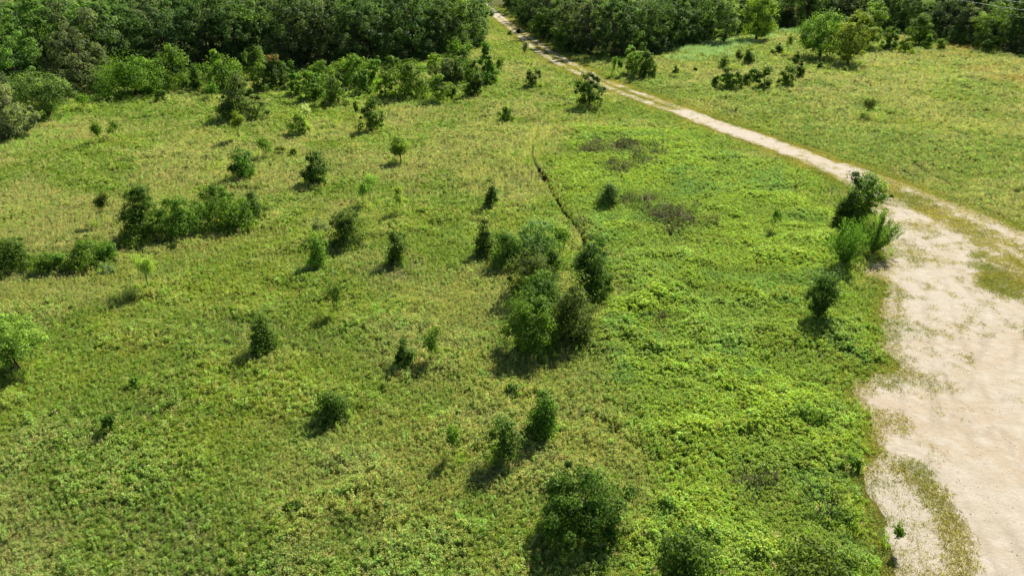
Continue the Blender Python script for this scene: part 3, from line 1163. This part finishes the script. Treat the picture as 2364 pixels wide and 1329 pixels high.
# back-left shrubs in front of the woods
T = [
 ('bush', 25, 330, 100, 140, GREY, "grey green thicket with twigs cut by the left edge, before the woods"),
 ('umb', 112, 278, 132, 100, SAGE, "wide umbrella-shaped shrub with visible stems near the left edge"),
 ('sap', 198, 256, 40, 36, MID, "small leaning sapling just right of the umbrella-shaped shrub"),
 ('bush', 232, 222, 28, 28, GREY, "small pale shrub at the dark foot of the left woods"),
 ('bush', 318, 228, 138, 90, MID, "broad rounded shrub standing alone before the left woods"),
 ('bush', 403, 212, 108, 96, MID, "tall rounded shrub touching the broad one, left end of the thicket row"),
 ('bush', 254, 243, 20, 18, DARK, "tiny shrub under the left side of the broad rounded shrub"),
 ('bush', 373, 238, 26, 28, MID, "small round shrub in sunlit grass below the broad rounded shrub"),
 ('col', 455, 214, 26, 58, DARK, "narrow dark shrub at the right end of the tall rounded shrub"),
 ('bush', 505, 188, 38, 60, LIME, "yellowish leafy shrub rising behind the thicket row, left of the cone-shaped bush"),
 ('bush', 520, 218, 74, 68, MID, "rounded shrub directly behind the big cone-shaped bush"),
 ('sap', 486, 233, 36, 38, MID, "scraggly layered sapling left of the big cone-shaped bush"),
 ('cedar', 562, 284, 104, 100, OLV, "big cone-shaped dark bush casting two shadows to its left"),
 ('bush', 596, 186, 46, 66, MID, "shrub against the dark woods above the cone-shaped bush"),
 ('bush', 610, 216, 48, 62, MID, "upright bright-edged shrub right behind the cone-shaped bush"),
 ('bush', 640, 212, 48, 70, RUST, "shrub with reddish new growth on top, against the dark woods"),
 ('bush', 666, 196, 32, 46, DARK, "dark shrub right of the reddish-topped one"),
 ('bush', 685, 226, 32, 52, MID, "narrow shrub at the left end of the close thicket below the woods"),
 ('bush', 715, 238, 44, 62, BRIGHT, "bright upright shrub, second in the close thicket below the woods"),
 ('bush', 742, 234, 40, 52, MID, "shrub in the close thicket between the bright one and the rounded end one"),
 ('bush', 774, 246, 52, 62, MID, "rounded front shrub above the cream-flowered sapling"),
 ('bush', 745, 196, 54, 46, MID, "shrub in the back of the close thicket, left of two"),
 ('bush', 783, 206, 54, 52, BRIGHT, "shrub in the back of the close thicket, right of two"),
 ('bush', 818, 208, 66, 68, BRIGHT, "broad leafy shrub in the middle of the row before the woods"),
 ('bush', 840, 224, 40, 52, MID, "shrub in front and right of the broad leafy middle one"),
 ('bush', 868, 204, 32, 62, BRIGHT, "slim light-topped shrub right of the middle of the row"),
 ('bush', 891, 229, 40, 62, BRIGHT, "upright leafy shrub with a trunk, left of the large dark pair"),
 ('bush', 903, 168, 38, 32, MID, "small shrub at the edge of the wood's shadow, mid row"),
 ('bush', 945, 232, 78, 76, MID, "large dark double shrub in the front of the row"),
 ('bush', 979, 173, 24, 18, BRIGHT, "low round shrub alone in the wood's shadow"),
 ('oak', 1017, 238, 44, 60, BRIGHT, "small rounded tree casting a dark shadow, front of the row"),
 ('bush', 1044, 232, 26, 32, MID, "little shrub tucked to the right of the small rounded tree"),
 ('bush', 1030, 198, 66, 52, SAGE, "pale-topped shrub behind the small rounded tree"),
 ('bush', 1060, 190, 66, 80, MID, "tall rounded shrub under the last trees of the left woods"),
 ('bush', 1005, 168, 30, 36, LIME, "yellowish shrub at the back of the row near the woods' end"),
 ('cedar', 1096, 227, 42, 78, DARK, "dark upright cedar in front of the taller bright-topped cedar"),
 ('cedar', 1122, 198, 56, 90, MID, "tall bright-topped cedar at the right end of the row"),
 ('sap', 1158, 183, 30, 48, MID, "thin sapling just right of the tall bright-topped cedar"),
 ('sap', 714, 287, 34, 42, CREAM, "little sapling with cream yellow blossom above the light green shrub", 'sapling'),
 ('bush', 691, 317, 52, 48, LIME, "light green bushy shrub under the cream-flowered sapling"),
 ('mesq', 548, 330, 40, 66, LIME, "thin-stemmed bright green sapling below the cone-shaped bush", 'sapling'),
 ('bush', 862, 308, 54, 72, MID, "solitary dense dark green small tree with a shadow, centre left", 'tree', 'oak_tree'),
 ('sap', 823, 277, 16, 38, DARK, "slim shrub left of the solitary dense small tree"),
 ('bush', 1168, 286, 32, 38, MID, "small round shrub with a trunk, left of the ditch's upper end"),
 ('bush', 1228, 207, 44, 42, DARK, "dark squat shrub in open grass left of the track"),
 ('oak', 1361, 253, 66, 76, DARK, "dark round-crowned oak right beside the two-rut track", 'tree'),
 ('sap', 1217, 148, 24, 46, GREY, "thin pale sapling left of the far track", 'sapling'),
 ('bush', 1178, 82, 9, 9, MID, "tiny tuft of a shrub at the far track's left edge"),
 ('bush', 1198, 78, 10, 10, DARK, "tiny shrub between the ruts of the far track"),
 ('sap', 1412, 178, 20, 42, MID, "slim sapling left of the shrub group under the right woods", 'sapling'),
 ('sap', 1430, 168, 16, 30, MID, "smallest sapling of the group under the right woods", 'sapling'),
 ('oak', 1458, 176, 44, 62, BRIGHT, "airy light green small tree in the group under the right woods", 'tree'),
 ('col', 1485, 184, 50, 78, MID, "dense upright small tree at the right of the group under the right woods", 'tree'),
 ('bush', 1560, 173, 13, 18, DARK, "tiny dark shrub alone in grass right of the upright small tree"),
 ('bush', 1604, 166, 8, 9, DARK, "dot-like dark shrub, farther right of the tiny dark one"),
 ('bush', 1650, 203, 14, 26, MID, "slim dark shrub at the left end of the dark shrub row"),
 ('bush', 1673, 206, 37, 46, MID, "large dark shrub, left end of the dark shrub row right of the track"),
 ('bush', 1698, 208, 30, 40, MID, "dark shrub joined to the right of the row's large left one"),
 ('bush', 1719, 202, 22, 30, MID, "smallest shrub in the middle of the dark shrub row"),
 ('bush', 1739, 194, 26, 34, MID, "dark shrub behind the row's right-hand large one"),
 ('bush', 1762, 207, 40, 50, MID, "large dark rounded shrub at the right of the dark shrub row"),
 ('cedar', 1672, 160, 24, 28, DARK, "small conical cedar behind the dark shrub row, left"),
 ('mesq', 1702, 161, 24, 44, OLV, "sparse thin sapling behind the dark shrub row", 'sapling'),
 ('col', 1728, 152, 24, 42, DARK, "dark upright shrub behind the dark shrub row, the farthest one"),
 ('bare', 1762, 162, 10, 20, OLV, "tiny leafless stem rising above the row's right-hand shrub", 'sapling'),
 ('bush', 1816, 203, 40, 48, MID, "dark shrub standing apart right of the dark shrub row"),
 ('col', 1845, 185, 20, 42, DARK, "narrow dark shrub behind the one standing apart"),
 ('cedar', 1838, 153, 18, 30, DARK, "little dark cedar left of the big bright tree pair's shadow"),
 ('bush', 1783, 128, 12, 12, OLV, "tiny brownish shrub left of the far trio"),
 ('bush', 1797, 129, 18, 26, DARK, "dark shrub of the far trio before the right woods"),
 ('sap', 1815, 129, 22, 44, MID, "taller thin sapling of the far trio before the right woods", 'sapling'),
 ('cedar', 1892, 161, 15, 15, DARK, "tiny dark cedar below the big bright tree pair"),
 ('cedar', 1948, 169, 11, 13, DARK, "tiny shrub below and right of the big bright tree pair"),
 ('oak', 1893, 138, 118, 100, BRIGHT, "big wide bright green tree, left of the pair standing in the right field", 'tree'),
 ('oak', 1957, 152, 80, 112, LIME, "big yellow-green tree, right of the pair standing in the right field", 'tree'),
 ('oak', 2000, 112, 62, 98, BRIGHT, "tall bright tree behind the pair, against the dark woods", 'tree'),
 ('bush', 2050, 118, 42, 54, MID, "shrub right of the tall bright tree, left of the round yellowish one"),
 ('bush', 2087, 127, 40, 37, LIME, "round yellowish shrub in the right field before the woods"),
 ('oak', 2118, 106, 58, 66, MID, "rounded small tree behind the round yellowish shrub", 'tree'),
 ('bush', 2140, 113, 20, 30, MID, "small shrub at the right foot of the rounded small tree"),
 ('bush', 2152, 104, 16, 24, MID, "little shrub farther right of the rounded small tree"),
 ('bush', 2172, 115, 18, 24, BRIGHT, "isolated little light shrub near the right woods"),
 ('bush', 2278, 123, 26, 34, DARK, "dark shrub in front of the woods at the upper right"),
 ('oak', 1746, 96, 76, 100, LIME, "bright sunlit tree standing before the dark right woods", 'tree'),
 ('oak', 1670, 104, 58, 100, MINT, "pale light green tree left of the bright sunlit one", 'tree'),
 ('bush', 1818, 70, 48, 48, RUST, "dark round tree with an orange-brown top in the right woods", 'tree'),
 ('mesq', 2004, 274, 50, 40, OLV, "low open-branched shrub alone in the right field"),
 ('sap', 1782, 536, 32, 52, MID, "small dark sapling among the weeds, left of the cedar by the gravel", 'sapling'),
 ('oak', 1248, 88, 44, 60, LIME, "light green shrub beside the far track at the right woods' corner"),
 ('bush', 1306, 120, 58, 58, MID, "rounded sunlit shrub at the edge of the right woods by the track"),
 ('bush', 1218, 52, 30, 34, MID, "shrub nearest the far end of the track at the right woods"),
# mid field, left
 ('bush', 563, 418, 58, 70, DARK, "dark layered small oak with a shadow, left mid field", 'tree', 'oak_tree'),
 ('sap', 610, 366, 42, 44, MID, "scraggly shrub up and right of the dark layered oak"),
 ('sap', 650, 357, 20, 18, OLV, "low wispy shrub, left of two right of the scraggly shrub"),
 ('sap', 680, 363, 16, 17, OLV, "low wispy shrub, right of two right of the scraggly shrub"),
 ('bare', 499, 392, 36, 48, OLV, "leafless grey sapling in the left mid field", 'sapling'),
 ('mesq', 233, 333, 30, 52, MID, "thin sapling, left of a pair near the left edge", 'sapling'),
 ('sap', 270, 326, 32, 42, MID, "leafier sapling, right of a pair near the left edge", 'sapling'),
 ('bush', 733, 434, 70, 76, DARK, "solitary dark bushy oak in the left mid field", 'tree', 'oak_tree'),
 ('lolly', 925, 379, 40, 57, BRIGHT, "round-headed young tree on a bare stem, centre field", 'tree'),
 ('mesq', 860, 476, 62, 64, FEATH, "feathery yellow-green sapling, left of two in the centre field", 'sapling'),
 ('mesq', 922, 496, 46, 62, FEATH, "feathery yellow-green sapling, right of two in the centre field", 'sapling'),
 ('col', 1133, 486, 32, 68, DARK, "narrow dark columnar shrub left of the ditch"),
 ('bare', 1163, 474, 38, 48, OLV, "leafless thin sapling beside the dark columnar shrub", 'sapling'),
 ('mesq', 238, 517, 50, 68, OLV, "sparse thin shrub in the left field above the thicket"),
 ('cedar', 335, 556, 84, 118, DARK, "tall ragged dark tree at the left end of the mid-left thicket", 'tree', 'oak_tree'),
 ('bush', 425, 556, 100, 98, MID, "broad leafy shrub beside the ragged tree in the mid-left thicket"),
 ('bush', 500, 506, 80, 72, MID, "rounded shrub at the back of the mid-left thicket"),
 ('bush', 536, 540, 98, 88, MID, "spreading shrub at the front right of the mid-left thicket"),
 ('bush', 587, 516, 48, 66, DARK, "upright shrub at the right end of the mid-left thicket"),
 ('bush', 318, 572, 60, 50, MID, "low shrub at the foot of the ragged dark tree"),
 ('bush', 32, 634, 88, 78, DARK, "dark dense bush at the left edge, first of the left row"),
 ('bush', 104, 636, 56, 50, MID, "low shrub, second from the left edge in the left row"),
 ('bush', 137, 634, 40, 46, MID, "small shrub, third from the left edge in the left row"),
 ('bush', 205, 624, 86, 66, MID, "wide shrub near the right end of the left row"),
 ('bush', 248, 612, 48, 50, MID, "last shrub at the right end of the left row"),
 ('bush', 250, 636, 50, 26, GREY, "low greyish shrub in front of the left row's right end"),
 ('mesq', 346, 674, 68, 80, FEATH, "feathery bright sapling with bare stems and a long shadow, left field", 'sapling'),
 ('bush', 802, 578, 82, 84, DARK, "dense dark rounded bush, centre left"),
 ('col', 738, 624, 44, 82, BRIGHT, "bright narrow shrub in front of the dense dark bush"),
 ('sap', 742, 560, 48, 54, GREY, "grey-leaved shrub at the left shoulder of the dense dark bush"),
 ('col', 917, 613, 40, 74, DARK, "dark narrow shrub right of the dense dark bush"),
# centre cluster
 ('cedar', 1118, 596, 46, 84, DARK, "dark pointed shrub at the left end of the central clump"),
 ('bush', 1166, 618, 68, 82, MID, "dark rounded shrub, second from the left in the central clump"),
 ('bush', 1238, 606, 110, 92, MINT, "wide pale silvery-green shrub at the back of the central clump"),
 ('sap', 1297, 604, 48, 78, MID, "thin-trunked small tree at the back right of the central clump", 'tree'),
 ('bush', 1222, 696, 98, 114, (.12, .175, .03), "olive-brown open tree in the middle of the central clump", 'tree', 'oak_tree'),
 ('bush', 1272, 652, 52, 76, MID, "green shrub right of the olive-brown tree in the central clump"),
 ('bush', 1366, 700, 94, 150, DARK, "tall dark tree on the right of the central clump", 'tree', 'oak_tree'),
 ('bush', 1248, 752, 118, 112, MID, "leafy shrub between the olive-brown tree and the front ones in the central clump"),
 ('bush', 1232, 832, 122, 148, MID, "large green tree at the front of the central clump", 'tree', 'oak_tree'),
 ('bush', 1322, 804, 98, 146, (.115, .195, .034), "greyer tree at the front right of the central clump", 'tree', 'oak_tree'),
 ('bush', 1405, 480, 54, 56, SAGE, "solitary pale-topped bush right of the ditch"),
# near field
 ('sap', 773, 728, 46, 72, DARK, "small dark sapling in the lower centre left field", 'sapling'),
 ('col', 615, 820, 62, 92, MID, "upright dark tree with a long sharp shadow, lower left", 'tree', 'oak_tree'),
 ('cedar', 935, 858, 46, 70, DARK, "dark conical shrub, left of two below the centre"),
 ('sap', 1004, 836, 52, 78, MID, "airy shrub with a dark foot, right of two below the centre"),
 ('cedar', 770, 986, 72, 78, DARK, "dark mound-shaped shrub in the lower field"),
 ('sap', 1053, 1062, 44, 76, MID, "thin shrub, leftmost of three left of the large dark tree"),
 ('oak', 1164, 1084, 66, 112, MID, "leafy shrub, middle of three left of the large dark tree"),
 ('cedar', 1254, 1030, 68, 124, MID, "tallest pointed shrub of three above the large dark tree"),
 ('bush', 1182, 926, 44, 34, DARK, "small dark shrub above the three lower shrubs"),
 ('bush', 680, 1194, 42, 34, DARK, "small dark shrub alone near the bottom left centre"),
 ('sap', 259, 1008, 36, 50, DARK, "small dark shrub in the lower left field"),
 ('bush', 317, 898, 28, 26, MID, "tiny shrub in the left field below the feathery sapling"),
 ('bush', 130, 970, 26, 30, MID, "tiny shrub near the left edge below the yellow-green tree"),
 ('bush', 1346, 1292, 212, 196, DARK, "large dark round-crowned tree at the bottom centre", 'tree', 'oak_tree'),
 ('bush', 1572, 1400, 140, 165, DARK, "dark bush cut by the bottom edge, right of the large dark tree"),
 ('bush', 1860, 1385, 190, 128, MID, "wide bright leafy bush cut by the bottom edge near the gravel"),
 ('bush', 1930, 1235, 100, 56, BRIGHT, "low bright green shrub above the wide bottom one near the gravel"),
 ('bush', 1850, 1000, 110, 64, BRIGHT, "bluish green mound of leaves near the gravel edge"),
 ('bush', 1965, 1090, 46, 40, BRIGHT, "small rounded shrub at the very edge of the gravel"),
 ('oak', 1888, 748, 68, 116, DARK, "dark slender tree casting a straight shadow, right of centre", 'tree'),
 ('cedar', 1952, 530, 62, 124, DARK, "dark cedar at the gravel's upper corner, left of the pair", 'tree'),
 ('oak', 1990, 516, 74, 108, BRIGHT, "bright-leaved tree right of the cedar at the gravel's corner", 'tree'),
 ('fan', 1950, 618, 92, 108, BRIGHT, "fan-shaped broom shrub, left of two beside the gravel"),
 ('fan', 2014, 592, 100, 100, BRIGHT, "fan-shaped broom shrub, right of two beside the gravel"),
 ('sap', 2063, 1262, 26, 50, BRIGHT, "small upright plant on the gravel's edge at the lower right"),
 ('umb', 40, 880, 132, 146, (.25, .35, .06), "open yellow-green tree at the left edge", 'tree'),
]
for row in T:
    row = list(row)
    if row[0] == 'fan':
        row[5] = (.125, .215, .034)
    if row[0] == 'bush' and 480 < row[1] < 1080 and row[2] < 250:
        row[3] *= 1.15
        row[4] *= 1.1
        if row[5] is MID:
            row[5] = (.135, .23, .030)
    plant(*row)



def collars():
    rng = rnd(41)
    X, Y = [], []
    for cx, cy, w in COLLAR:
        m = int(np.clip(26 * w, 14, 90))
        a, q = rng.uniform(0, 6.283, m), w * (.22 + .40 * rng.random(m)) + .1
        X.append(cx + np.cos(a) * q)
        Y.append(cy + np.sin(a) * q)
    x, y = np.concatenate(X), np.concatenate(Y)
    k = bare_field(x, y) < -.1
    x, y = x[k], y[k]
    n = len(x)
    u = rng.random((n, 1))
    tint = np.where(u < .45, np.array([OLIVE]), np.where(u < .75, np.array([GREEN]), np.array([DRY]))) * rng.uniform(.75, 1.2, (n, 1))
    scatter("tall_grass", "seed_grass", x, y, tint, rng.uniform(.65, 1.2, n) * (1 + .5 * sm(y, 40, 120)), "taller uncut grass ringing the feet of the shrubs", "grass", 990, .15)


collars()


# ------------------------------------------------------------------ the woods
def forest():
    rng = rnd(77)
    variants = []
    for i in range(7):
        r = rnd(7000 + i)
        h, w = 12.0, 9.0 + r.uniform(-1, 1.5)
        mb, P = crown_mesh(r, 'round' if i % 3 else 'dome', w, h, .08, 64, 110, .36, .34, (.15, .27), .66, .36, (.8, 1.2), .2)
        tr = trunk_mesh(r, h, .15, P, .20, 22, top=.82)
        variants.append((mb.mesh('crown', M_LEAF), tr.mesh('trunk', M_BARK, True)))
    under = []
    for i in range(3):
        r = rnd(7100 + i)
        mb, P = crown_mesh(r, 'dome', 5.0, 5.0, .02, 34, 70, .30, .4, (.2, .36), .8, .3, (.8, 1.2), .2)
        tr = trunk_mesh(r, 5.0, .1, P, .07, 8, top=.7)
        under.append((mb.mesh('crown', M_LEAF), tr.mesh('trunk', M_BARK, True)))
    # candidate spots by rejection
    spots = []
    cx = rng.uniform(-190, 250, 26000)
    cy = rng.uniform(80, 330, 26000)
    sd = forest_sd(cx, cy)
    vis = np.abs(cx) < math.tan(HFOV / 2) * (cy * CP + CAM_H * SP) + 9
    ok = (sd > 1.6) & (sd < 30) & vis & (cy < 300)
    # rows whose tops stay above the picture's upper edge hide what is behind them
    order = np.argsort(sd[ok])
    for x, y, s in zip(cx[ok][order], cy[ok][order], sd[ok][order]):
        gap = 5.0 if s < 9 else 6.6
        if y > 240:
            gap = 8.0
        if all((x - a) ** 2 + (y - b) ** 2 > gap * gap for a, b, *_ in spots):
            spots.append((x, y, s))
    left = [p for p in spots if p[0] < np.interp(p[1], RUT_A[::-1, 1], RUT_A[::-1, 0])]
    ids = {id(p) for p in left}
    right = [p for p in spots if id(p) not in ids]
    ORD = "first second third fourth fifth sixth seventh eighth ninth tenth eleventh twelfth thirteenth fourteenth fifteenth sixteenth seventeenth eighteenth nineteenth twentieth".split()
    TENS = {20: "twenty", 30: "thirty", 40: "forty", 50: "fifty", 60: "sixty", 70: "seventy", 80: "eighty", 90: "ninety"}

    def ordinal(i):
        if i < 20:
            return ORD[i]
        t = (i + 1) // 10 * 10
        if (i + 1) % 10 == 0:
            return TENS[t][:-1] + "ieth"
        return TENS[t] + "-" + ORD[(i + 1) % 10 - 1]
    tones = [(.070, .132, .036), (.088, .152, .040), (.108, .184, .042), (.102, .142, .052), (.128, .212, .044)]
    for side, lst in (("left", left), ("right", right)):
        front = sorted([p for p in lst if p[2] < 6.0], key=lambda p: math.atan2(p[0], p[1]))
        back = [p for p in lst if p[2] >= 6.0]
        for j, (x, y, s) in enumerate(front + back):
            if j < len(front):
                lab = "oak fronting the woods %s of the track, %s from the left" % (side, ordinal(j))
            else:
                lab = "oak standing deep in the woods %s of the track, behind the front row" % side
            e = root('oak_tree', x, y, lab, 'tree', 'oaks of the woods %s of the track' % side, rng.uniform(0, 6.28))
            k = rng.uniform(.78, 1.2) * (1.05 if side == "left" else .95)
            if j < len(front):
                k *= .93
            v = variants[rng.integers(len(variants))]
            e.scale = (k * rng.uniform(.9, 1.1), k * rng.uniform(.9, 1.1), k)
            link('trunk', v[1], e)
            c = link('crown', v[0], e)
            tn = np.array(tones[rng.integers(len(tones))]) * rng.uniform(.85, 1.2)
            q = rng.random()
            if q < .14:
                tn = np.array((.15, .185, .075))
            elif q < .22:
                tn = np.array((.17, .26, .05))
            if side == "left" and x < -70 and s < 16:
                tn = np.array((.135, .24, .048)) * rng.uniform(.9, 1.2)
            c.color = (*tn, 1)
    # undergrowth along the edge, closing the wood to the ground
    used = []
    d = 0
    for E_, side in ((EL, "left"), (ER, "right")):
        seg = np.linalg.norm(np.diff(E_, axis=0), axis=1)
        cum = np.concatenate([[0], np.cumsum(seg)])
        q = 1.5
        lst = []
        while q < cum[-1]:
            x, y = np.interp(q, cum, E_[:, 0]), np.interp(q, cum, E_[:, 1])
            q += rng.uniform(2.6, 4.4)
            if abs(x) > math.tan(HFOV / 2) * (y * CP + CAM_H * SP) + 5 or y > 290:
                continue
            lst.append((x + rng.normal(0, .5), y + 1.4 + rng.normal(0, .5)))
        for j, (x, y) in enumerate(lst):
            e = root('undergrowth_shrub', x, y, "shaded undergrowth shrub fronting the woods %s of the track, %s from the left" % (side, ordinal(j)), 'shrub',
                     'undergrowth at the foot of the woods %s of the track' % side, rng.uniform(0, 6.28))
            k = rng.uniform(.5, .95)
            e.scale = (k, k, k * rng.uniform(.8, 1.15))
            v = under[rng.integers(3)]
            link('trunk', v[1], e)
            c = link('crown', v[0], e)
            c.color = (*(np.array(tones[rng.integers(5)]) * rng.uniform(.8, 1.15)), 1)


forest()


# ------------------------------------------------------------------ overhead cables at the upper right
def cable_mat():
    m, nt, out = new_mat("aluminium_cable")
    p = nt.nodes.new("ShaderNodeBsdfPrincipled")
    pos = nt.nodes.new("ShaderNodeNewGeometry").outputs['Position']
    nt.links.new(mixc(nt, noise_node(nt, 3, 3, .5, pos), (.42, .43, .44), (.58, .58, .58)), p.inputs['Base Color'])
    p.inputs['Roughness'].default_value = .55
    p.inputs['Metallic'].default_value = .6
    nt.links.new(p.outputs[0], out.inputs[0])
    return m


MC = cable_mat()
for (a, b, Ya, Yb, lab) in (((2241, 5), (2364, 24), 118, 108, "lower of two pale overhead cables crossing the top right corner"),
                            ((2319, 1), (2364, 7), 112, 108, "upper of two pale overhead cables crossing the top right corner")):
    ra, rb = ray(*a), ray(*b)
    A = np.array([0, 0, CAM_H]) + ra * Ya / ra[1]
    B = np.array([0, 0, CAM_H]) + rb * Yb / rb[1]
    d = B - A
    d[2] *= .35
    t = np.linspace(-4.5, 7.0, 40)
    P = A[None] + d[None] * t[:, None]
    P[:, 2] = np.interp(t, [0, 1], [A[2], B[2]]) if False else A[2] + (B[2] - A[2]) * t + .02 * (t * t - t)
    mb = MB()
    mb.tube(P, np.full(len(P), .014), 6)
    o = link("overhead_cable", mb.mesh("overhead_cable", MC, True))
    o["label"], o["category"], o["group"] = lab, "cable", "overhead cables"
